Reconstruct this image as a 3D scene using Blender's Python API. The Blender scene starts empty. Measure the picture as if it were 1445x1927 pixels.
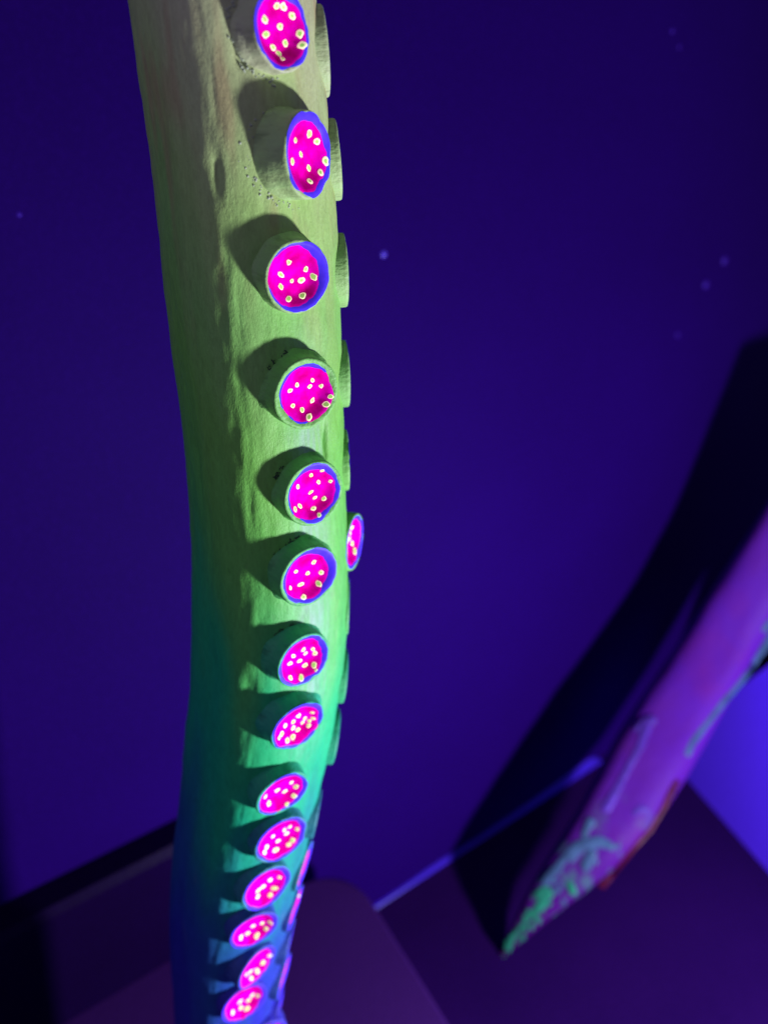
import bpy, bmesh, math, random
from mathutils import Vector, Matrix, noise
from mathutils.bvhtree import BVHTree
random.seed(7)
S = bpy.context.scene
C = S.collection
R = math.radians

# ---------------------------------------------------------------- camera
CAM_H, PITCH, F = 1.35, R(25), 1418.0          # F in pixels of the 1445 px wide photograph
CP = Vector((0, 0, CAM_H))
FW = Vector((0, math.cos(PITCH), -math.sin(PITCH)))
UP = Vector((0, math.sin(PITCH), math.cos(PITCH)))
RT = Vector((1, 0, 0))
cd = bpy.data.cameras.new('camera')
cam = bpy.data.objects.new('camera', cd)
C.objects.link(cam)
cam.location = CP
cam.rotation_euler = (R(90) - PITCH, 0, 0)
cd.sensor_fit = 'HORIZONTAL'
cd.sensor_width = 36
cd.lens = 36 * F / 1445
cd.clip_start = 0.02
cd.clip_end = 50
cd.dof.use_dof = True
cd.dof.focus_distance = 0.46
cd.dof.aperture_fstop = cd.lens / 8.0
S.camera = cam

# ---------------------------------------------------------------- world and lamps
w = bpy.data.worlds.new('World')
S.world = w
w.use_nodes = True
bg = w.node_tree.nodes['Background']
bg.inputs[0].default_value = (0.60, 0.50, 1.0, 1)
bg.inputs[1].default_value = 0.19


def lamp(name, kind, loc, target, power, color, size, spot=None, blend=0.5):
    d = bpy.data.lights.new(name, kind)
    o = bpy.data.objects.new(name, d)
    C.objects.link(o)
    o.location = loc
    o.rotation_euler = (Vector(target) - Vector(loc)).to_track_quat('-Z', 'Y').to_euler()
    d.energy = power
    d.color = color
    if kind == 'AREA':
        d.shape = 'DISK'
        d.size = size
    else:
        d.shadow_soft_size = size
    if spot:
        d.spot_size = R(spot)
        d.spot_blend = blend
    return o


lamp('blacklight_lamp', 'POINT', (0.73, 0.18, 0.60), (0, 0.5, 1), 88, (0.90, 0.88, 1.0), 0.040)
lamp('fill_lamp', 'AREA', (-1.3, -0.55, 1.75), (-0.05, 0.5, 1.35), 2.7, (0.66, 0.60, 1.0), 0.9)  # added soft fill for the tentacle's dark side, no such source in view

S.view_settings.view_transform = 'Standard'
S.view_settings.look = 'None'
S.view_settings.exposure = 0
S.view_settings.gamma = 1


# ---------------------------------------------------------------- helpers
def ray(px, py):
    return (RT * ((px - 722.5) / F) + UP * (-(py - 963.5) / F) + FW).normalized()


def at_y(px, py, Y):
    v = ray(px, py)
    return CP + v * (Y / v.y)


def at_z(px, py, z):
    v = ray(px, py)
    return CP + v * ((z - CAM_H) / v.z)


def smooth(a, b, x):
    t = max(0.0, min(1.0, (x - a) / (b - a)))
    return t * t * (3 - 2 * t)


def lerp(a, b, t):
    return a + (b - a) * t


def table(tab, x):
    if x <= tab[0][0]:
        a, b = tab[0], tab[1]
    elif x >= tab[-1][0]:
        a, b = tab[-2], tab[-1]
    else:
        for a, b in zip(tab, tab[1:]):
            if a[0] <= x <= b[0]:
                break
    t = (x - a[0]) / (b[0] - a[0])
    return [lerp(p, q, t) for p, q in zip(a[1:], b[1:])]


def mesh_obj(name, verts, faces, mats, parent=None, loc=None, smooth_shade=True, fmat=None):
    me = bpy.data.meshes.new(name)
    me.from_pydata(verts, [], faces)
    for m in (mats if isinstance(mats, (list, tuple)) else [mats]):
        me.materials.append(m)
    if fmat:
        me.polygons.foreach_set('material_index', fmat)
    me.polygons.foreach_set('use_smooth', [smooth_shade] * len(me.polygons))
    me.update()
    o = bpy.data.objects.new(name, me)
    C.objects.link(o)
    if parent:
        o.parent = parent
    if loc is not None:
        o.location = loc
    return o


def tag(o, label=None, cat=None, group=None, kind=None):
    for k, v in (('label', label), ('category', cat), ('group', group), ('kind', kind)):
        if v:
            o[k] = v
    return o


def thing(name, label, cat, loc, group=None):
    o = bpy.data.objects.new(name, None)
    o.empty_display_size = 0.05
    C.objects.link(o)
    o.location = loc
    return tag(o, label, cat, group)


class NT:
    def __init__(self, name):
        self.m = bpy.data.materials.new(name)
        self.m.use_nodes = True
        self.t = self.m.node_tree
        self.b = self.t.nodes['Principled BSDF']
        self.tc = self.t.nodes.new('ShaderNodeTexCoord')

    def n(self, kind, **kw):
        x = self.t.nodes.new(kind)
        for k, v in kw.items():
            setattr(x, k, v)
        return x

    def link(self, a, b):
        self.t.links.new(a, b)

    def noise(self, scale, detail=4, rough=0.55, stretch=(1, 1, 1), coord='Object'):
        mp = self.n('ShaderNodeMapping')
        mp.inputs['Scale'].default_value = stretch
        self.link(self.tc.outputs[coord], mp.inputs[0])
        x = self.n('ShaderNodeTexNoise')
        x.inputs['Scale'].default_value = scale
        x.inputs['Detail'].default_value = detail
        x.inputs['Roughness'].default_value = rough
        self.link(mp.outputs[0], x.inputs[0])
        return x.outputs[0]

    def ramp(self, src, stops):
        x = self.n('ShaderNodeValToRGB')
        e = x.color_ramp.elements
        while len(e) < len(stops):
            e.new(0.5)
        for el, (p, c) in zip(e, stops):
            el.position = p
            el.color = (c[0], c[1], c[2], 1) if not isinstance(c, (int, float)) else (c, c, c, 1)
        self.link(src, x.inputs[0])
        return x.outputs[0]

    def mix(self, fac, a, b, mode='MIX'):
        x = self.n('ShaderNodeMix', data_type='RGBA', blend_type=mode)
        for s, v in ((x.inputs[0], fac), (x.inputs[6], a), (x.inputs[7], b)):
            if isinstance(v, bpy.types.NodeSocket):
                self.link(v, s)
            elif isinstance(v, (int, float)):
                s.default_value = v
            else:
                s.default_value = (v[0], v[1], v[2], 1)
        return x.outputs[2]

    def bump(self, h, strength, dist, prev=None):
        x = self.n('ShaderNodeBump')
        x.inputs['Strength'].default_value = strength
        x.inputs['Distance'].default_value = dist
        self.link(h, x.inputs['Height'])
        if prev:
            self.link(prev, x.inputs['Normal'])
        return x.outputs[0]

    def done(self, col=None, rough=0.6, bump=None, emis=None, estr=0, spec=0.4, coat=0):
        if col is not None:
            if isinstance(col, bpy.types.NodeSocket):
                self.link(col, self.b.inputs['Base Color'])
            else:
                self.b.inputs['Base Color'].default_value = (*col, 1)
        if isinstance(rough, bpy.types.NodeSocket):
            self.link(rough, self.b.inputs['Roughness'])
        else:
            self.b.inputs['Roughness'].default_value = rough
        self.b.inputs['Specular IOR Level'].default_value = spec
        self.b.inputs['Coat Weight'].default_value = coat
        self.b.inputs['Coat Roughness'].default_value = 0.25
        if bump:
            self.link(bump, self.b.inputs['Normal'])
        if emis is not None:
            if isinstance(emis, bpy.types.NodeSocket):
                self.link(emis, self.b.inputs['Emission Color'])
            else:
                self.b.inputs['Emission Color'].default_value = (*emis, 1)
            self.b.inputs['Emission Strength'].default_value = estr
        return self.m


# ---------------------------------------------------------------- materials
def painted_wall(name, c1, c2, rough=0.7):
    t = NT(name)
    a = t.noise(2.2, 5)
    c = t.ramp(a, [(0.3, c1), (0.7, c2)])
    f = t.noise(160, 3)
    c = t.mix(t.ramp(f, [(0.45, 0.0), (0.8, 0.35)]), c, tuple(x * 1.35 for x in c2))
    return t.done(c, rough, t.bump(t.noise(90, 4), 0.25, 0.002), spec=0.03)


M_wall = painted_wall('violet_wall_paint', (0.0088, 0.0001, 0.074), (0.0105, 0.0002, 0.092))
M_lit_patch = painted_wall('blue_lit_patch', (0.09, 0.022, 0.88), (0.10, 0.028, 0.95))  # lamp-lit brightness put into the colour
M_floor = painted_wall('dark_floor', (0.009, 0.0010, 0.040), (0.016, 0.0020, 0.060), 0.55)
M_plinth = painted_wall('plinth_carpet', (0.026, 0.005, 0.075), (0.034, 0.007, 0.092), 0.9)
M_skirt = painted_wall('black_skirting', (0.004, 0.0006, 0.016), (0.005, 0.0009, 0.024), 0.4)
t = NT('blue_glint')
M_glint = t.done((0.036, 0.010, 0.46), 0.4, spec=0.4)  # lit blue of the glints put into the colour

t = NT('tentacle_painted_wood')
vc = t.n('ShaderNodeVertexColor', layer_name='paint').outputs[0]
grain = t.noise(110, 6, 0.65, (1, 1, 0.22))
fine = t.noise(900, 3, 0.6, (1, 1, 0.5))
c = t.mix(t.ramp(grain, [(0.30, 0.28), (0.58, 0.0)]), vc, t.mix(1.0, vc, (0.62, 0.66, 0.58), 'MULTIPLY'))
c = t.mix(t.ramp(fine, [(0.58, 0.0), (0.78, 0.45)]), c, t.mix(1.0, c, (1.45, 1.4, 1.6), 'MULTIPLY'))
wear = t.noise(34, 6, 0.7, (1, 1, 0.35))
c = t.mix(t.ramp(wear, [(0.62, 0.0), (0.70, 0.2)]), c, t.mix(0.5, c, (0.36, 0.30, 0.20)))
fib = t.noise(420, 5, 0.7, (1, 1, 0.3))
c = t.mix(t.ramp(fib, [(0.36, 0.35), (0.52, 0.0)]), c, t.mix(1.0, c, (0.66, 0.60, 0.62), 'MULTIPLY'))
c = t.mix(t.ramp(fib, [(0.56, 0.0), (0.72, 0.4)]), c, t.mix(1.0, c, (1.25, 1.35, 1.3), 'MULTIPLY'))
b1 = t.bump(grain, 0.28, 0.0012)
b2 = t.bump(fine, 0.45, 0.0008, t.bump(fib, 0.35, 0.0007, b1))
M_body = t.done(c, 0.5, b2, spec=0.22)


def peg_mat(name, c1, c2):
    t = NT(name)
    g = t.noise(160, 5, 0.6, (1, 1, 0.25))
    c = t.ramp(g, [(0.3, tuple(x * 0.6 for x in c1)), (0.5, c1), (0.72, c2)])
    return t.done(c, 0.55, t.bump(t.noise(420, 4), 0.5, 0.0012, t.bump(g, 0.5, 0.002)), spec=0.35)


t = NT('pink_fluorescent_paint')
f = t.noise(85, 4)
c = t.ramp(f, [(0.30, (0.50, 0.0, 0.17)), (0.46, (0.72, 0.0, 0.33)), (0.65, (0.85, 0.0, 0.56))])
M_pink = t.done(c, 0.6, t.bump(t.noise(140, 3), 0.4, 0.001), c, 0.10, spec=0.0)
t = NT('violet_blue_paint')
c = t.ramp(t.noise(120, 4), [(0.3, (0.055, 0.025, 0.70)), (0.7, (0.09, 0.045, 0.85))])
M_blue = t.done(c, 0.4, t.bump(t.noise(200, 3), 0.3, 0.0006), c, 0.22, spec=0.05)
t = NT('dot_halo_yellow')
M_dotrim = t.done((0.90, 0.95, 0.50), 0.4, emis=(1.0, 1.0, 0.55), estr=0.55, spec=0.05)
t = NT('dot_core_green')
M_dotcore = t.done((0.42, 0.88, 0.16), 0.4, emis=(0.42, 0.88, 0.16), estr=0.22, spec=0.05)
t = NT('glue')
M_glue = t.done((0.34, 0.40, 0.28), 0.5, t.bump(t.noise(300, 3), 0.4, 0.001), spec=0.5)
t = NT('dark_pencil')
M_mark = t.done((0.02, 0.03, 0.03), 0.6)

# ---------------------------------------------------------------- setting
def floor_pt(px, py, z=0.0):
    p = at_z(px, py, z)
    return Vector((p.x, p.y))


def line(p, q):
    return p, (q - p).normalized()


A0, A1 = floor_pt(0, 1815), floor_pt(330, 1668)          # foot of the far wall, left of the tentacle
B0, B1 = floor_pt(704, 1705), floor_pt(1110, 1440)       # foot of the nearer wall
K0, K1 = floor_pt(1302, 1478), floor_pt(1445, 1641)      # foot of the lamp-lit patch at right
dA, dB, dK = (A1 - A0).normalized(), (B1 - B0).normalized(), (K1 - K0).normalized()


def isect(p, d, q, e):
    k = (q - p).cross(e) / d.cross(e) if hasattr(p, 'cross') else 0
    return p + d * k


def cross2(a, b):
    return a.x * b.y - a.y * b.x


kk = cross2(K0 - B0, dK) / cross2(dB, dK)
CORNER = B0 + dB * kk
EDGE = B0 + dB * ((-0.235 - B0.x) / dB.x)                 # free edge of the near wall, behind the tentacle
WALL_H = 2.6


def slab(name, p, q, z0, z1, th, mat, side=1, parent=None):
    """a wall of thickness th standing from p to q, the thickness going away from the room"""
    d = (q - p).normalized()
    nrm = Vector((-d.y, d.x)) * side * th
    vs = []
    for z in (z0, z1):
        for a in (p, q, q + nrm, p + nrm):
            vs.append((a.x, a.y, z))
    fs = [(0, 1, 5, 4), (1, 2, 6, 5), (2, 3, 7, 6), (3, 0, 4, 7), (4, 5, 6, 7), (3, 2, 1, 0)]
    o = mesh_obj(name, vs, fs, mat, parent, smooth_shade=False)
    if parent is None:
        tag(o, kind='structure')
    return o


fl = mesh_obj('floor', [(-3, -1.5, 0), (3, -1.5, 0), (3, 4, 0), (-3, 4, 0)], [(0, 1, 2, 3)], M_floor)
tag(fl, kind='structure')
slab('wall', B0 - dB * 2.0, B0 + dB * 2.6, 0.0, WALL_H, 0.08, M_wall)
nA = Vector((-dA.y, dA.x))
nB = Vector((-dB.y, dB.x))
nK = Vector((-dK.y, dK.x))
# slim blue strip standing in for light glints along the foot of the wall
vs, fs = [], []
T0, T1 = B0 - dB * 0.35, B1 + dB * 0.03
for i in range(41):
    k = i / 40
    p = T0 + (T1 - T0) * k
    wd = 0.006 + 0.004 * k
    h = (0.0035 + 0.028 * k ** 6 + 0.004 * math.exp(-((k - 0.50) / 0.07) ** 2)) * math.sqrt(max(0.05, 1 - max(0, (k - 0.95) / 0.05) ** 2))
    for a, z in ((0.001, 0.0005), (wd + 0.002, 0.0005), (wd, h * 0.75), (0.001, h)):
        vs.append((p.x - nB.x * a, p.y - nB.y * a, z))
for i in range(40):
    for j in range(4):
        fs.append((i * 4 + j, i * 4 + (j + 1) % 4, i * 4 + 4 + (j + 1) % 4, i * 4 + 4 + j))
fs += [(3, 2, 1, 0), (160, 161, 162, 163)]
tag(mesh_obj('floor_glint_strip', vs, fs, M_glint, smooth_shade=False), kind='structure')


def wall_pt(px, py, off=0.0):
    v = ray(px, py)
    P0 = Vector((B0.x - nB.x * off, B0.y - nB.y * off, 0))
    N3 = Vector((nB.x, nB.y, 0))
    return CP + v * ((P0 - CP).dot(N3) / v.dot(N3))


# low black box against the wall on the left, its end hidden by the green tentacle
q0, q1 = wall_pt(0, 1752, 0.05), wall_pt(330, 1608, 0.05)
bz = (q0.z + q1.z) / 2
e1 = wall_pt(395, 1580, 0.05)
m0 = Vector((q1.x, q1.y)) - dB * 1.1
m1 = Vector((e1.x, e1.y))
vs, fs = [], []
for z, ins in ((0, 0), (bz - 0.012, 0), (bz, 0.008)):
    for a in (m0 + dB * ins + nB * ins, m1 - dB * ins + nB * ins, m1 - dB * ins + nB * 0.048, m0 + dB * ins + nB * 0.048):
        vs.append((a.x, a.y, z))
for i in range(2):
    for j in range(4):
        fs.append((i * 4 + j, i * 4 + (j + 1) % 4, i * 4 + 4 + (j + 1) % 4, i * 4 + 4 + j))
fs += [(8, 9, 10, 11), (3, 2, 1, 0)]
tag(mesh_obj('low_cabinet', vs, fs, M_skirt, smooth_shade=False), 'low black box along the foot of the violet wall, left of the green tentacle', 'cabinet')

# bright blue board added for a lamp-lit patch behind the purple tentacle, its top edge slanting up
vs = []
b0, b1 = K0 - dK * 0.03, K1 + dK * 0.5
for off in (0.0, 0.03):
    for p, z in ((b0, 0.0), (b1, 0.0), (b1, 1.05), (K1, 0.66), (b0, 0.17)):
        vs.append((p.x + nK.x * off, p.y + nK.y * off, z))
fs = [(4, 3, 2, 1, 0), (5, 6, 7, 8, 9), (0, 1, 6, 5), (1, 2, 7, 6), (2, 3, 8, 7), (3, 4, 9, 8), (4, 0, 5, 9)]
tag(mesh_obj('lit_patch_board', vs, fs, M_lit_patch, smooth_shade=False), 'bright blue board standing in for a lamp-lit patch behind the purple tentacle at right', 'lit_patch_board')

# low box the tentacle stands on: rounded corner, sides square to the walls
PZ = 0.25
P_ap = floor_pt(590, 1668, PZ)
P_l = floor_pt(90, 1927, PZ)
P_r = floor_pt(850, 1927, PZ)
d1 = (P_l - floor_pt(420, 1740, PZ)).normalized()
d2 = (P_r - floor_pt(770, 1800, PZ)).normalized()
k = cross2(P_l - P_r, d1) / cross2(d2, d1)
apex = P_r + d2 * k
corners = [apex, apex + d1 * 0.95, apex + d1 * 0.95 + d2 * 0.8, apex + d2 * 0.8]
ring = []
rad = 0.11
for i, c0 in enumerate(corners):
    a = (corners[i - 1] - c0).normalized()
    b = (corners[(i + 1) % 4] - c0).normalized()
    p0, p1 = c0 + a * rad, c0 + b * rad
    for j in range(9):
        s = j / 8
        ring.append(p0 * (1 - s) ** 2 + c0 * 2 * s * (1 - s) + p1 * s * s)
cen = sum(ring, Vector((0, 0))) / len(ring)
vs, fs = [], []
prof = [(0.0, 1.0), (PZ - 0.02, 1.0), (PZ - 0.006, 0.994), (PZ, 0.982)]
for z, sc in prof:
    for p in ring:
        q = cen + (p - cen) * sc
        vs.append((q.x, q.y, z))
n = len(ring)
for i in range(len(prof) - 1):
    for j in range(n):
        fs.append((i * n + j, i * n + (j + 1) % n, (i + 1) * n + (j + 1) % n, (i + 1) * n + j))
fs.append(tuple(range((len(prof) - 1) * n, len(prof) * n)))
pl = mesh_obj('plinth', vs, fs, M_plinth, smooth_shade=False)
tag(pl, 'low dark box with a rounded corner that the green tentacle stands on', 'plinth')

# ---------------------------------------------------------------- the near tentacle
EDG = [(0, 243, 597), (100, 258, 606), (200, 274, 614), (300, 288, 626), (400, 297, 634), (500, 306, 639), (600, 317, 642),
       (700, 332, 645), (800, 345, 648), (900, 355, 650), (1000, 361, 652), (1100, 363, 655), (1200, 362, 653),
       (1300, 357, 642), (1400, 348, 622), (1500, 338, 598), (1600, 325, 574), (1700, 320, 552), (1800, 322, 531), (1927, 330, 512)]
YB = 0.5
TT = []
for py, l, r in EDG:
    a, b = at_y(l, py, YB), at_y(r, py, YB)
    TT.append((a.z, (a.x + b.x) / 2, (b.x - a.x) / 2, py))
TT.sort()
z_lo, z_hi = TT[0][0], TT[-1][0]


def axis(z):
    """centre x, half width and photo row at height z, smoothed"""
    zz = z
    acc = [0, 0, 0]
    for k in (-2, -1, 0, 1, 2):
        q = table(TT, max(z_lo - 0.25, min(z_hi + 0.12, zz + k * 0.016)))
        acc = [x + y / 5 for x, y in zip(acc, q)]
    return acc


FACE = R(42)                    # which way the sucker face looks, to the right of the camera


def section(theta, p=2.7):
    a = theta - FACE
    return (abs(math.cos(a)) ** p + abs(math.sin(a)) ** p) ** (-1 / p)


NS = 288
ths = [2 * math.pi * i / NS for i in range(NS)]
sec = [(math.sin(th) * section(th), -math.cos(th) * section(th)) for th in ths]
mx = max(x for x, y in sec)
base_z = PZ - 0.01
top_z = 2.05
NZ = 620
bv, bf = [], []
for i in range(NZ + 1):
    z = base_z + (top_z - base_z) * i / NZ
    cx, hw, py = axis(z)
    for j, (sx, sy) in enumerate(sec):
        x, y = sx / mx * hw, sy / mx * hw
        th = ths[j]
        q = Vector((math.sin(th) * 1.6, math.cos(th) * 1.6, z * 14))
        d = noise.fractal(q, 1.0, 2.0, 3) * 0.0009
        q2 = Vector((math.sin(th) * 8, math.cos(th) * 8, z * 60))
        d += noise.fractal(q2, 1.0, 2.0, 4) * 0.0004
        # ridge of rough bark along the corner where light and dark side meet
        cn = FACE - math.pi / 4
        dd = math.atan2(math.sin(th - cn), math.cos(th - cn))
        d += 0.0005 * math.exp(-(dd / 0.10) ** 2) * (0.6 + noise.noise(Vector((3.1, th * 9, z * 24))) * 1.6)
        # groove below the fourth sucker
        rr = math.hypot(x, y)
        bv.append(Vector((cx + x * (1 + d / rr), YB + y * (1 + d / rr), z)))
for i in range(NZ):
    for j in range(NS):
        a = i * NS + j
        b = i * NS + (j + 1) % NS
        bf.append((a, b, b + NS, a + NS))
bf.append(tuple(range(NS - 1, -1, -1)))
bf.append(tuple(NZ * NS + j for j in range(NS)))
bvh = BVHTree.FromPolygons([tuple(v) for v in bv], bf)

# local dents and cuts: (photo x, photo y, radius across, radius along, depth)
dents = [(407, 322, 0.0032, 0.0115, 0.003), (612, 832, 0.0016, 0.014, 0.005), (585, 560, 0.012, 0.012, 0.0015),
         (432, 1082, 0.003, 0.003, 0.0015), (452, 98, 0.005, 0.008, 0.002), (470, 1300, 0.006, 0.012, 0.0025),
         (395, 1010, 0.002, 0.02, 0.0012), (378, 915, 0.002, 0.03, 0.0010)]
for px, py, ra, rl, dep in dents:
    v = ray(px, py)
    hit, nrm, idx, dist = bvh.ray_cast(CP, v)
    if hit is None:
        continue
    side = Vector((-nrm.y, nrm.x, 0)).normalized()
    for vv in bv:
        if abs(vv.z - hit.z) < 3 * rl:
            e = vv - hit
            u = e.dot(side) / ra
            s = e.z / rl
            if e.length < 3 * max(ra, rl):
                vv -= nrm * dep * math.exp(-(u * u + s * s) * 1.1)

base = Vector((axis(PZ)[0], YB, PZ))
ten = thing('tentacle', 'large upright green tentacle in front, tan at top and blue at foot, with pink suckers',
            'tentacle', base)
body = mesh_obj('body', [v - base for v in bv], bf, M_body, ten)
body['label'] = 'wooden body painted tan, green, teal and blue from top to bottom'

# front row: centre x, y, long axis, short axis, direction of the face in the picture (deg, up positive), peg length
FRONT = [
    (532, 56, 139, 103, 8, 0.013), (582, 292, 153, 87, 0, 0.016), (561, 522, 138, 120, -22, 0.015),
    (578, 742, 138, 114, -30, 0.016), (592, 930, 130, 101, -31, 0.015), (583, 1086, 126, 93, -40, 0.015),
    (573, 1244, 117, 78, -43, 0.015), (561, 1368, 115, 64, -52, 0.014), (532, 1496, 110, 57, -57, 0.013),
    (530, 1582, 111, 60, -55, 0.013), (502, 1673, 103, 56, -53, 0.012), (478, 1753, 97, 47, -63, 0.012),
    (484, 1822, 92, 36, -40, 0.012), (461, 1890, 92, 49, -58, 0.012), (499, 1957, 90, 42, -60, 0.012),
    (438, 2010, 88, 44, -60, 0.012)]
DOTS = {
    0: (220, 0, [(863, 28, 1.1), (900, 35, 1.1), (947, 84, 1.1), (881, 142, 1.1), (795, 100, 1.3), (803, 186, 1.1), (990, 182, 1.6), (911, 232, 1.1), (1008, 246, 1.7), (843, 256, 1), (872, 288, 1), (895, 318, .8)]),
    1: (220, 0, [(1040, 725, 1.1), (1080, 768, 1.2), (965, 760, .9), (993, 836, .9), (948, 875, 1), (1137, 876, 1.4), (1038, 912, 1.1), (1100, 936, 1.1), (1044, 984, 1.1)]),
    2: (270, 400, [(787, 268, 1), (878, 305, 1), (743, 335, 1), (921, 346, 1.6), (803, 368, .8), (855, 366, 1.2), (743, 400, 1.1), (859, 450, 1.2), (787, 467, 1.2)]),
    3: (270, 400, [(915, 910, .9), (831, 935, .9), (901, 943, .9), (961, 940, .9), (793, 966, .9), (1021, 1000, 1), (915, 1020, 1), (989, 1040, 1.3), (809, 1048, 1), (859, 1070, 1.1), (897, 1110, 1.6)]),
    4: (320, 800, [(823, 245, .9), (763, 270, .9), (691, 332, .9), (803, 307, .9), (868, 303, .9), (760, 363, .8), (784, 392, .8), (833, 397, 1), (703, 438, 1), (677, 455, 1.3), (777, 451, 1), (808, 488, 1)]),
    5: (320, 800, [(779, 743, 1), (681, 794, .9), (745, 804, 1), (818, 798, 1.2), (708, 864, 1.1), (804, 860, 1.6), (651, 883, 1), (723, 933, 1.8)]),
    6: (300, 1150, [(831, 205, 1), (780, 208, 1), (791, 227, .9), (842, 227, 1.2), (759, 269, 1), (708, 282, 1.1), (788, 292, 1.2), (837, 291, 1.3), (848, 321, .6), (708, 360, 1.2), (768, 362, 1.6), (725, 243, 1)]),
    7: (300, 1150, [(755, 567, 1.2), (828, 550, 1), (788, 580, 1), (833, 580, .9), (725, 600, 1.2), (775, 603, 1), (813, 594, 1), (808, 620, 1.1), (682, 620, 1.1), (725, 633, 1.1), (750, 642, 1.1), (662, 665, 1.3), (722, 683, 1.3), (693, 702, 1.4), (648, 688, 1)]),
    8: (300, 1150, [(716, 930, 1.1), (740, 952, 1.3), (638, 972, 1.2), (679, 978, 1.2), (574, 1008, 1.1), (730, 1003, 1.5), (593, 1045, 1.4), (690, 1050, 1.1)]),
    9: (280, 1500, [(735, 178, 1.1), (803, 172, 1.2), (765, 160, 1), (748, 197, 1.1), (700, 237, 1.2), (779, 233, 1.4), (758, 255, 1.2), (640, 270, 1.5), (688, 285, 1.5), (672, 212, 1), (627, 298, 1.2)]),
    10: (280, 1500, [(708, 435, 1.2), (657, 450, 1.3), (618, 486, 1.3), (592, 508, 1.4), (680, 493, 1.5), (657, 532, 1.5), (590, 540, 1.1)]),
    11: (280, 1500, [(615, 685, 1.2), (660, 682, 1.3), (565, 700, 1.2), (635, 715, 1.4), (535, 740, 1.3), (585, 752, 1.5), (500, 762, 1.2)]),
    12: (280, 1500, [(617, 900, 1.4), (586, 945, 1.3), (550, 950, 1.3), (655, 862, 1.1), (555, 985, 1.2), (528, 965, 1)]),
    13: (280, 1500, [(560, 1078, 1.2), (540, 1105, 1.2), (495, 1112, 1.2), (500, 1145, 1.5), (455, 1172, 1.2), (590, 1080, 1.2), (532, 1150, 1.2)]),
    14: (280, 1500, [(640, 1265, 1.3), (600, 1285, 1.3)])}

# colour of the fluorescent paint down the tentacle, by photo row
PAL = [(-500, .49, .47, .29), (0, .46, .51, .27), (200, .41, .53, .22), (400, .33, .53, .16), (600, .22, .50, .12), (800, .17, .49, .08), (1000, .12, .46, .08),
       (1150, .07, .43, .10), (1300, .02, .42, .15), (1450, .008, .37, .18), (1580, .010, .22, .22), (1680, .012, .12, .27),
       (1780, .016, .055, .33), (1900, .022, .028, .38), (3000, .03, .02, .36)]

DISH = 0.0066


def dish_h(s):
    """height of the face at relative radius s: a flat rim round a shallow bowl"""
    return -DISH * (1 - smooth(0.45, 0.95, s))


def frame(nv):
    z = nv.normalized()
    x = Vector((0, 0, 1)).cross(z)
    x = x.normalized() if x.length > 1e-3 else Vector((1, 0, 0))
    y = z.cross(x)
    return Matrix((x, y, z)).transposed()


peg_mats = {}


def peg_material(py):
    k = int(round(py / 160.0))
    if k not in peg_mats:
        c = table(PAL, k * 160.0)
        c1 = (c[0] * 0.9 + 0.01, c[1] * 0.92, c[2] * 0.95 + 0.02)
        c2 = (c[0] * 0.85 + 0.03, c[1] * 0.95 + 0.03, c[2] * 0.9 + 0.04)
        peg_mats[k] = peg_mat('sucker_wood', c1, c2)
    return peg_mats[k]


def sheet(r_out, r_in, rr, lift, seed, wob, off, rings=14, seg=72):
    """a thin coat of paint that follows the dished face, with an uneven hand-painted edge"""
    vs, fs = [], []
    rim = []
    for j in range(seg):
        a = 2 * math.pi * j / seg
        nz = noise.noise(Vector((math.cos(a) * 1.6 + seed, math.sin(a) * 1.6, seed * 0.7)))
        nz2 = noise.noise(Vector((math.cos(a) * 5 + seed, math.sin(a) * 5, 4.2)))
        rim.append(min(0.985, r_out + wob * nz + wob * 0.35 * nz2 + off[0] * math.cos(a) + off[1] * math.sin(a)))
    for i in range(rings + 1):
        for j in range(seg):
            a = 2 * math.pi * j / seg
            s = lerp(r_in, rim[j], i / rings)
            lf = lift if i < rings else lift * 0.1
            vs.append((s * rr * math.cos(a), s * rr * math.sin(a), dish_h(s) + lf))
    for i in range(rings):
        for j in range(seg):
            a, b = i * seg + j, i * seg + (j + 1) % seg
            fs.append((a, b, b + seg, a + seg) if True else None)
    if r_in < 0.03:
        fs.append(tuple(range(seg - 1, -1, -1)))
        fs[-1] = tuple(range(seg))[::1]
    fs = [tuple(reversed(f)) if k < rings * seg else f for k, f in enumerate(fs)]
    return vs, fs


def sheet_up(vs, fs):
    """make every face look along +z"""
    out = []
    for f in fs:
        a, b, c = (Vector(vs[f[0]]), Vector(vs[f[1]]), Vector(vs[f[2]]))
        out.append(f if (b - a).cross(c - a).z >= 0 else tuple(reversed(f)))
    return out


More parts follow.
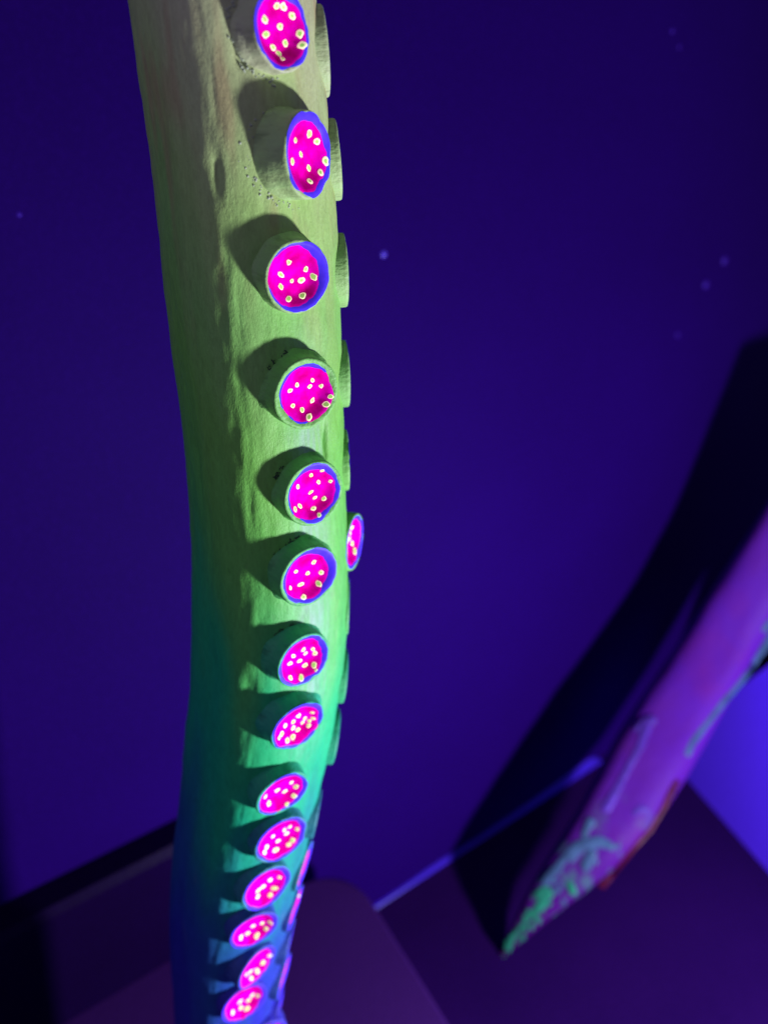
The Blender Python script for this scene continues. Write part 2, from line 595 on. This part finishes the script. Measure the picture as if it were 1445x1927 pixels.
def sucker(ctr, nrm, rad, length, py, seed, dots, pink=True, label=None, off=(0.0, 0.0), blue=0.94, pk=0.80):
    fr = frame(nrm)
    seg = 72
    fl = 0.04 if py < 400 else 0.10 if py < 1450 else 0.0
    vs, fs = [], []
    prof = [(dish_h(0.0), 0.001), (dish_h(0.3), 0.3), (dish_h(0.5), 0.5), (dish_h(0.65), 0.65), (dish_h(0.78), 0.78), (dish_h(0.88), 0.88), (dish_h(0.94), 0.94),
            (-0.0002, 0.975), (-0.0009, 0.995), (-0.0022, 1.0), (-length * 0.35, 1.005), (-length * 0.7, 1.012), (-length * 0.86, 1.03), (-length, 1.03 + fl * 0.5), (-length - 0.004, 1.03 + fl), (-length - 0.03, 1.03 + fl)]
    for z, s in prof:
        for j in range(seg):
            a = 2 * math.pi * j / seg
            q = Vector((math.cos(a) * 1.5, math.sin(a) * 1.5, seed * 3.3 + z * 40))
            wv = 1 + (noise.noise(q) * (0.03 if s < 1.05 else 0.14) if s > 0.9 else 0)
            vs.append((s * rad * wv * math.cos(a), s * rad * wv * math.sin(a), z))
    for i in range(len(prof) - 1):
        for j in range(seg):
            a, b = i * seg + j, i * seg + (j + 1) % seg
            fs.append((a, a + seg, b + seg, b))
    fs.append(tuple(range(seg)))
    o = mesh_obj('sucker', vs, fs, peg_material(py), ten)
    o.matrix_local = Matrix.Translation(ctr - base) @ fr.to_4x4()
    if label:
        o['label'] = label
    inv = fr.transposed()
    v1, f1 = sheet(blue, 0.45, rad, 0.00025, seed + 11, 0.10, (off[0] * 0.3, off[1] * 0.3), 10)
    mesh_obj('blue_rim_paint', v1, sheet_up(v1, f1), M_blue, o)
    if pink:
        v2, f2 = sheet(pk, 0.01, rad, 0.00055, seed + 3, 0.075, (-off[0], -off[1]), 16)
        mesh_obj('pink_center_paint', v2, sheet_up(v2, f2), M_pink, o)
    for (lx, ly, sz) in dots:
        s = math.hypot(lx, ly) / rad
        if s > 0.79:
            lx, ly = lx * 0.79 / s, ly * 0.79 / s
            s = 0.79
        e = 0.02
        slope = (dish_h(s + e) - dish_h(max(0, s - e))) / ((2 * e if s > e else s + e) * rad)
        u = Vector((lx, ly, 0)).normalized() if s > 1e-4 else Vector((1, 0, 0))
        nl = (Vector((0, 0, 1)) - u * slope).normalized()
        fx = (u - nl * u.dot(nl)).normalized()
        fy = nl.cross(fx)
        rd = 0.00155 * min(sz, 1.3)
        st = 1 + random.uniform(-0.05, 0.5)
        ang = random.uniform(0, math.pi)
        core = random.uniform(0.52, 0.78)
        dv, df, dm = [], [], []
        N = 18
        seedd = random.uniform(0, 50)
        for k, (rr_, hh) in enumerate([(1.0, 0.0), (0.93, 0.28), (core, 0.42), (core * 0.5, 0.46)]):
            for j in range(N):
                a = 2 * math.pi * j / N
                wv = 1 + 0.35 * noise.noise(Vector((math.cos(a) + seedd, math.sin(a), 0)))
                cx_, cy_ = math.cos(a) * rr_ * wv * st, math.sin(a) * rr_ * wv / st ** 0.4
                cx_, cy_ = cx_ * math.cos(ang) - cy_ * math.sin(ang), cx_ * math.sin(ang) + cy_ * math.cos(ang)
                dv.append(fx * cx_ * rd + fy * cy_ * rd + nl * (hh * 0.0004 + 0.0001))
        for k in range(3):
            for j in range(N):
                a, b = k * N + j, k * N + (j + 1) % N
                df.append((a, b, b + N, a + N))
                dm.append(0 if k < 2 else 1)
        df.append(tuple(3 * N + j for j in range(N)))
        dm.append(1)
        mesh_obj('paint_dot', dv, df, [M_dotrim, M_dotcore], o, (lx, ly, dish_h(s) + 0.0006), fmat=dm)
    return o


FN = Vector((math.sin(FACE), -math.cos(FACE), 0))
centers = []
for i, (px, py, la, sa, ang, pg) in enumerate(FRONT):
    pg *= 0.74 if i < 9 else 0.9
    v = ray(px, py)
    r_ = (RT - v * RT.dot(v)).normalized()
    u_ = r_.cross(v).normalized()
    if u_.z < 0:
        u_ = -u_
    ratio = sa / la
    sn = math.sqrt(1 - ratio * ratio)
    nrm = (-v * ratio + (r_ * math.cos(R(ang)) + u_ * math.sin(R(ang))) * sn).normalized()
    hit, hn, _, dist = bvh.ray_cast(CP, v)
    if hit is None:
        hit = at_y(px, py, YB - 0.03)
    ctr = hit - v * (pg / max(0.5, -v.dot(FN)))
    depth = (ctr - CP).dot(FW)
    rad = la / 2 * depth / F
    centers.append((ctr, nrm, rad))
    fr = frame(nrm)
    dl = []
    if i in DOTS:
        ox, oy, lst = DOTS[i]
        for cx_, cy_, sz in lst:
            q = ray(ox + cx_ / 2.89, oy + cy_ / 2.89)
            t0 = ((ctr - CP).dot(nrm)) / q.dot(nrm)
            for st_ in range(60):
                l = fr.transposed() @ (CP + q * (t0 + st_ * 0.0003) - ctr)
                if l.z <= dish_h(min(1, math.hypot(l.x, l.y) / rad)):
                    break
            dl.append((l.x, l.y, sz))
    offs = [(.00, .02), (.00, .04), (.06, -.01), (-.03, .03), (.05, .03), (.05, .03), (.03, .04), (.02, .03)]
    blues = [.95, .96, .93, .82, .88, .90, .92, .94]
    pinks = [.84, .82, .80, .80, .80, .78, .80, .84]
    off = offs[i] if i < len(offs) else (.02, .02)
    sucker(ctr, nrm, rad, pg + 0.001, py, i * 1.37 + 0.4, dl, True, None, off, blues[i] if i < 8 else .94, pinks[i] if i < 8 else .83)

# second row, seen edge-on along the right side: x and y of the face, height, how far the face is turned (deg)
SIDE = [(-160, 605, 0.049, 98, 6), (96, 616, 0.0475, 99, 5), (300, 641, 0.0465, 97, 5), (508, 654, 0.046, 98, 4), (703, 657.5, 0.046, 98, 3),
        (865, 658, 0.045, 97, 3), (1020, 668, 0.0445, 74, 5), (1140, 660, 0.045, 93, 3), (1271, 653, 0.045, 95, 3),
        (1386, 636, 0.0475, 93, 4), (1532, 594, 0.042, 88, 3), (1630, 571, 0.046, 77, 4), (1710, 553, 0.044, 77, 4), (1773, 543, 0.042, 84, 4),
        (1838, 532, 0.044, 79, 4), (1905, 522, 0.043, 84, 4)]
for i, (py, px, dia, az, pg) in enumerate(SIDE):
    ctr = at_y(px + (3 if i >= 10 else 0 if i == 6 else -4), py, YB + (0.012 if i < 10 else -0.004))
    z0, z1 = axis(ctr.z - 0.02), axis(ctr.z + 0.02)
    sl = ((z1[0] + z1[1]) - (z0[0] + z0[1])) / 0.04
    nrm = Vector((math.sin(R(az)), -math.cos(R(az)), 0)) - Vector((0, 0, sl))
    dl = []
    rg = random.Random(i * 5 + 2)
    for k in range(9):
        a, r0 = rg.uniform(0, 6.28), math.sqrt(rg.uniform(0, 0.55)) * dia / 2
        dl.append((math.cos(a) * r0, math.sin(a) * r0, rg.uniform(0.9, 1.4)))
    sucker(ctr, nrm.normalized(), dia / 2, 0.016, py, i * 2.1 + 40, dl)
    centers.append((ctr, nrm.normalized(), dia / 2))

# painted colour of the body: gradient, painted-in shade on the unlit side, tan wear, green and pale overspray around the suckers
me = body.data
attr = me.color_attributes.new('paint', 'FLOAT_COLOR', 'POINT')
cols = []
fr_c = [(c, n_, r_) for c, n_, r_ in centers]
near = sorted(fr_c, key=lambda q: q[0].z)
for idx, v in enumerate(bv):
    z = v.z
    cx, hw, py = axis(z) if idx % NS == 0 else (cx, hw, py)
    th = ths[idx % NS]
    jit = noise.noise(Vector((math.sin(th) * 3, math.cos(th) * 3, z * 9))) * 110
    shade_side = smooth(R(10), R(50), -(th if th < math.pi else th - 2 * math.pi))  # shade painted in: palette pushed bluer on the side away from the lamp
    c = table(PAL, py + jit + 170 * shade_side)
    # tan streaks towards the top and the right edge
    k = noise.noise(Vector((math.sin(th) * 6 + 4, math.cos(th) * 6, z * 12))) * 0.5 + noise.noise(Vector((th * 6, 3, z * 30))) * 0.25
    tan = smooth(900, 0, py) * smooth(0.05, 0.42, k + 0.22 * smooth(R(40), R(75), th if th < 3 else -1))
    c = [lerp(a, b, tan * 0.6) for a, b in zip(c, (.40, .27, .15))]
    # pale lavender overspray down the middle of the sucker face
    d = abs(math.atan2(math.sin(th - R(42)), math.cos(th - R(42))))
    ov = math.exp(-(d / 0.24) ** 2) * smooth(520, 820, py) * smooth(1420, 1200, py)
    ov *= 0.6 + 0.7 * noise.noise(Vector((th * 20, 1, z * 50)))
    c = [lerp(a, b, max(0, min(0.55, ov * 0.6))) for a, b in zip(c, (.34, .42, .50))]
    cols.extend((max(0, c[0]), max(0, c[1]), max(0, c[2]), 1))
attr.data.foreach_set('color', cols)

# glue lumps left at the foot of the first two suckers and scribbled marks on others
rg = random.Random(3)


def blob(vs, fs, p, r):
    o = len(vs)
    N, K = 8, 5
    s = rg.uniform(0, 20)
    for i in range(K + 1):
        f_ = math.pi * i / K
        for j in range(N):
            a = 2 * math.pi * j / N
            d = Vector((math.sin(f_) * math.cos(a), math.sin(f_) * math.sin(a), math.cos(f_)))
            vs.append(p + d * r * (1 + 0.35 * noise.noise(d * 1.5 + Vector((s, 0, 0)))))
    for i in range(K):
        for j in range(N):
            a, b = o + i * N + j, o + i * N + (j + 1) % N
            fs.append((a, a + N, b + N, b))


for i, cnt in ((0, 60), (1, 48)):
    c, n_, r_ = centers[i]
    fr = frame(n_)
    vs, fs = [], []
    for k in range(cnt):
        a = rg.uniform(R(120), R(285)) if i < 2 else rg.uniform(0, 6.28)
        d = fr @ Vector((math.cos(a), math.sin(a), 0))
        d = (d + Vector((rg.gauss(0, 0.1), 0, rg.gauss(0, 0.1)))).normalized()
        st = c + d * (r_ * rg.triangular(1.04, 1.35, 1.14)) + n_ * 0.004
        hit, hn, _, _ = bvh.ray_cast(st, -n_)
        if hit is None or (hit - st).length > 0.05:
            continue
        blob(vs, fs, hit - hn * 0.0002 - base, rg.triangular(0.0003, 0.0011, 0.0004))
    if vs:
        g = mesh_obj('glue_residue', vs, fs, M_glue, ten)
        g['kind'] = 'stuff'

# small dark pencil scribbles on the wood above some suckers
for i, a0, a1 in ((3, 95, 142), (4, 128, 150), (5, 88, 138), (6, 80, 130)):
    c, n_, r_ = centers[i]
    fr = frame(n_)
    vs, fs = [], []
    for k in range(11):
        a = R(rg.uniform(a0, a1))
        d = fr @ Vector((math.cos(a), math.sin(a), 0))
        st = c + d * (r_ * rg.uniform(1.05, 1.16))
        hit, hn, _, _ = bvh.ray_cast(st, -n_)
        if hit is None or (hit - st).length > 0.05:
            continue
        u = hn.cross(Vector((rg.uniform(-1, 1), 0, rg.uniform(-1, 1)))).normalized()
        w_ = hn.cross(u)
        L, W = rg.uniform(0.0012, 0.0032), rg.uniform(0.00018, 0.00035)
        o = len(vs)
        for m in range(5):
            q = hit + u * (m / 4 - 0.5) * L + w_ * math.sin(m * 1.3 + k) * 0.0005 - base
            vs += [q - w_ * W - hn * 0.0006, q - w_ * W + hn * 0.00035, q + w_ * W + hn * 0.00035, q + w_ * W - hn * 0.0006]
        for m in range(4):
            for j in range(4):
                fs.append((o + m * 4 + j, o + m * 4 + (j + 1) % 4, o + m * 4 + 4 + (j + 1) % 4, o + m * 4 + 4 + j))
    if vs:
        mesh_obj('pencil_scribble', vs, fs, M_mark, ten)

# ---------------------------------------------------------------- the far tentacle, slanting down to the floor
LEG = [(940, 1806, 3), (957, 1782, 9), (980, 1750, 18), (1016, 1702, 31), (1066, 1646, 45), (1112, 1594, 57), (1157, 1540, 67), (1222, 1430, 73),
       (1283, 1328, 69), (1343, 1232, 65), (1398, 1138, 63), (1499, 980, 63), (1590, 830, 64)]
p_foot = at_z(945, 1800, 0.0)
t = NT('far_tentacle_paint')
g = t.noise(9, 5, 0.6, (1, 1, 0.5))
c = t.ramp(g, [(0.3, (0.075, 0.009, 0.19)), (0.5, (0.070, 0.008, 0.25)), (0.7, (0.090, 0.008, 0.20))])
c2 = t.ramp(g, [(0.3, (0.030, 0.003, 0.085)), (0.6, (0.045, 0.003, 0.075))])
sp = t.n('ShaderNodeSeparateXYZ')
t.link(t.tc.outputs['Object'], sp.inputs[0])
mot = t.ramp(t.noise(34, 5, 0.65, (1, 1, 0.45)), [(0.53, 0.0), (0.60, 1.0)])
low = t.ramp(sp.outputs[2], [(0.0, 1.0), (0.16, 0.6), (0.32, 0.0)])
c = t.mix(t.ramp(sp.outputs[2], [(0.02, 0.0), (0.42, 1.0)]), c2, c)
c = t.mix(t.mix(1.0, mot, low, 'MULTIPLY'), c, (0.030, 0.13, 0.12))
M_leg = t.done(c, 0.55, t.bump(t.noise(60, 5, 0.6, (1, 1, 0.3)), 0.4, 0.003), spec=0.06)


def leg_pt(px, py):
    k = smooth(1830, 1050, py)
    return at_y(px, py, lerp(p_foot.y, 1.27, k))


lv, lf, cl = [], [], []
NL, NG = 90, 48
lb = Vector((p_foot.x, p_foot.y, 0))
pts = []
for i in range(NL + 1):
    s = i / NL * (len(LEG) - 1)
    a = min(int(s), len(LEG) - 2)
    q0, q1 = LEG[a], LEG[a + 1]
    tt = s - a
    px, py, hw = (lerp(q0[k], q1[k], tt) for k in range(3))
    p = leg_pt(px, py)
    pts.append((p, hw * (p - CP).dot(FW) / F))
pts = [(sum((pts[max(0, min(NL, i + k))][0] for k in (-3, -2, -1, 0, 1, 2, 3)), Vector()) / 7, pts[i][1]) for i in range(NL + 1)]
for i, (p, rd) in enumerate(pts):
    tan = (pts[min(NL, i + 1)][0] - pts[max(0, i - 1)][0]).normalized()
    vdir = (p - CP).normalized()
    sx = tan.cross(vdir).normalized()
    sy = sx.cross(tan).normalized()
    for j in range(NG):
        a = 2 * math.pi * j / NG
        q = Vector((math.cos(a) * 1.5, math.sin(a) * 1.5, i * 0.16))
        r2 = 0.95 * rd * (abs(math.cos(a)) ** 3.6 + abs(math.sin(a)) ** 3.6) ** (-1 / 3.6) * (1 + 0.03 * noise.fractal(q, 1, 2, 3))
        v = p + (sx * math.cos(a) + sy * math.sin(a) * (1 if sy.dot(vdir) * math.sin(a) < 0 else 2.3)) * r2
        v.z = max(v.z, 0.001)
        lv.append(v - lb)
for i in range(NL):
    for j in range(NG):
        a, b = i * NG + j, i * NG + (j + 1) % NG
        lf.append((a, b, b + NG, a + NG))
lf.append(tuple(range(NG)))
lf.append(tuple(NL * NG + j for j in range(NG))[::-1])
leg = thing('tentacle', 'purple tentacle slanting down to the floor at the right, blotched with green paint', 'tentacle', lb)
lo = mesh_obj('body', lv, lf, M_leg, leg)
lbvh = BVHTree.FromPolygons([tuple(v + lb) for v in lv], lf)


def glow(name, c, e, es=0.12):
    t = NT(name)
    k = t.ramp(t.noise(40, 4), [(0.3, tuple(x * 0.6 for x in c)), (0.7, c)])
    return t.done(k, 0.35, t.bump(t.noise(90, 3), 0.4, 0.003), k, es, spec=0.06)


G_green = glow('green_bead_paint', (0.02, 0.20, 0.13), 0.1, 0.05)
G_teal = glow('teal_bead_paint', (0.045, 0.09, 0.20), 0.1, 0.03)
G_lilac = glow('lilac_bead_paint', (0.07, 0.026, 0.28), 0.1, 0.02)
G_red = glow('red_bead_paint', (0.06, 0.004, 0.03), 0.1, 0.01)


def strand(name, path, mat, label=None):
    """a raised strand of thick paint lying on the far tentacle: path of (photo x, photo y, half width)"""
    P = []
    lasty = None
    fine = []
    for a, b in zip(path, path[1:]):
        for k in range(6):
            fine.append([lerp(x, y, k / 6) for x, y in zip(a, b)])
    fine.append(list(path[-1]))
    for px, py, hw in fine:
        v = ray(px, py)
        hit, hn, _, _ = lbvh.ray_cast(CP, v)
        if hit is None:
            hit = leg_pt(px, py)
        d = (hit - CP).dot(FW)
        P.append((hit, hw * d / F))
    Q = [(sum((P[max(0, min(len(P) - 1, i + k))][0] for k in (-1, 0, 1)), Vector()) / 3, P[i][1]) for i in range(len(P))]
    vs, fs = [], []
    N = 12
    for i, (p, r0) in enumerate(Q):
        tn = (Q[min(len(Q) - 1, i + 1)][0] - Q[max(0, i - 1)][0]).normalized()
        vd = (p - CP).normalized()
        sx = tn.cross(vd).normalized()
        sy = sx.cross(tn)
        end = math.sqrt(max(0.02, 1 - max(0, 1 - i / 2.5) ** 2, )) * math.sqrt(max(0.02, 1 - max(0, 1 - (len(Q) - 1 - i) / 2.5) ** 2))
        for j in range(N):
            a = 2 * math.pi * j / N
            wv = 1 + 0.22 * noise.noise(Vector((math.cos(a), math.sin(a), i * 0.6 + path[0][0])))
            q = p + (sx * math.cos(a) + sy * math.sin(a) * 0.3) * r0 * 0.82 * wv * end
            q.z = max(q.z, 0.002)
            vs.append(q - lb)
    for i in range(len(Q) - 1):
        for j in range(N):
            a, b = i * N + j, i * N + (j + 1) % N
            fs.append((a, b, b + N, a + N))
    fs.append(tuple(range(N)))
    fs.append(tuple((len(Q) - 1) * N + j for j in range(N))[::-1])
    o = mesh_obj(name, vs, fs, mat, leg)
    if label:
        o['label'] = label
    return o


strand('paint_strand', [(953, 1792, 9), (958, 1776, 10), (966, 1762, 5), (982, 1742, 4), (1000, 1722, 6), (1016, 1706, 12), (1026, 1692, 9), (1038, 1676, 12)], G_green, 'green strand at the tip')
strand('paint_strand', [(1006, 1690, 9), (1018, 1682, 12), (1036, 1670, 9)], G_green)
strand('paint_blob', [(1068, 1674, 15), (1075, 1671, 17), (1082, 1668, 14)], G_green, 'round green blob')
strand('paint_strand', [(1020, 1668, 9), (1035, 1650, 11), (1050, 1632, 9), (1068, 1610, 8), (1088, 1592, 12), (1108, 1588, 14), (1128, 1584, 14), (1145, 1590, 10), (1158, 1600, 7)], G_teal)
strand('paint_strand', [(1070, 1622, 10), (1082, 1605, 10), (1098, 1592, 10)], G_teal)
strand('paint_strand', [(1098, 1640, 12), (1108, 1618, 12), (1120, 1598, 10)], G_teal)
strand('paint_strand', [(1096, 1580, 7), (1104, 1562, 8), (1112, 1548, 11), (1118, 1542, 7)], G_teal)
strand('paint_strand', [(1135, 1530, 12), (1150, 1508, 11), (1165, 1478, 9), (1185, 1440, 8), (1205, 1405, 9), (1215, 1372, 11), (1222, 1358, 13), (1236, 1353, 10)], G_lilac)
strand('paint_strand', [(1195, 1378, 7), (1208, 1364, 9), (1222, 1356, 11)], G_lilac)
strand('paint_strand', [(1128, 1672, 10), (1140, 1655, 11), (1165, 1625, 9), (1195, 1590, 9), (1222, 1560, 9), (1245, 1520, 10), (1262, 1485, 11), (1275, 1465, 9)], G_red, 'dull red strand along the lower edge')
strand('paint_strand', [(1290, 1425, 9), (1300, 1400, 8), (1330, 1360, 8), (1362, 1316, 9), (1385, 1290, 9), (1405, 1262, 10), (1425, 1232, 10), (1443, 1208, 12), (1462, 1180, 12)], G_teal)
strand('paint_strand', [(1436, 1190, 9), (1438, 1180, 9), (1450, 1165, 8)], G_teal)
strand('paint_strand', [(1190, 1535, 7), (1205, 1520, 8), (1222, 1530, 8)], G_lilac)

rb = random.Random(21)
for k in range(26):
    tt = rb.uniform(0, 1)
    cx_, cy_ = lerp(965, 1150, tt), lerp(1775, 1560, tt)
    off = rb.uniform(-0.75, 0.75) * lerp(10, 58, tt)
    x_, y_ = cx_ + off * 0.85, cy_ + off * 0.5
    r0 = rb.uniform(3.5, 8)
    aa = rb.uniform(0.4, 1.6)
    strand('paint_blob', [(x_ - 6 * math.cos(aa), y_ + 6 * math.sin(aa), r0 * 0.8), (x_, y_, r0), (x_ + 6 * math.cos(aa), y_ - 6 * math.sin(aa), r0 * 0.8)],
           G_green if tt < 0.4 else G_teal)

# ---------------------------------------------------------------- paint specks on the walls
t = NT('speck_paint')
M_speck = t.done((0.032, 0.006, 0.26), 0.5, spec=0.1)
t = NT('bright_speck_paint')
M_speck1 = t.done((0.08, 0.04, 0.60), 0.3)
nB3 = Vector((nB.x, nB.y, 0))
nK3 = Vector((nK.x, nK.y, 0))
specks = [(722, 478, 6.5, 'small round blue paint speck on the wall just right of the green tentacle'),
          (1265, 57, 5, 'tiny violet paint speck on the wall near the top right corner, upper of two'),
          (1278, 87, 4, 'tiny violet paint speck on the wall near the top right corner, lower of two'),
          (1363, 490, 8, 'blurred violet speck on the wall above the purple tentacle, nearest the right edge'),
          (1328, 535, 8, 'blurred violet speck on the wall above the purple tentacle, left of its twin'),
          (1275, 630, 5, 'faint violet speck on the wall just above the dark shadow'),
          (36, 403, 5, 'tiny violet speck on the wall at the far left')]
for px, py, r0, lab in specks:
    v = ray(px, py)
    best = None
    for p0, nn in ((B0, nB),):
        P0 = Vector((p0.x, p0.y, 0))
        N3 = Vector((nn.x, nn.y, 0))
        den = v.dot(N3)
        if abs(den) < 1e-4:
            continue
        k = (P0 - CP).dot(N3) / den
        if k <= 0:
            continue
        q = CP + v * k
        if best is None or k < best[0]:
            best = (k, q, N3)
    k, q, N3 = best
    rr_ = r0 * (q - CP).dot(FW) / F
    sx = Vector((-N3.y, N3.x, 0)).normalized()
    vs, fs = [], []
    N = 14
    for kk_, (s, h) in enumerate([(1, 0.0), (0.8, 0.3), (0.45, 0.45), (0.1, 0.5)]):
        for j in range(N):
            a = 2 * math.pi * j / N
            wv = 1 + 0.2 * noise.noise(Vector((math.cos(a), math.sin(a), px)))
            vs.append(sx * math.cos(a) * s * rr_ * wv + Vector((0, 0, 1)) * math.sin(a) * s * rr_ * wv - N3 * (h * rr_ - 0.0002))
    for kk_ in range(3):
        for j in range(N):
            a, b = kk_ * N + j, kk_ * N + (j + 1) % N
            fs.append((a, b, b + N, a + N))
    fs.append(tuple(3 * N + j for j in range(N)))
    o = mesh_obj('paint_speck', vs, fs, M_speck1 if px == 722 else M_speck, None, q)
    tag(o, lab, 'paint speck', 'paint specks on the violet walls')
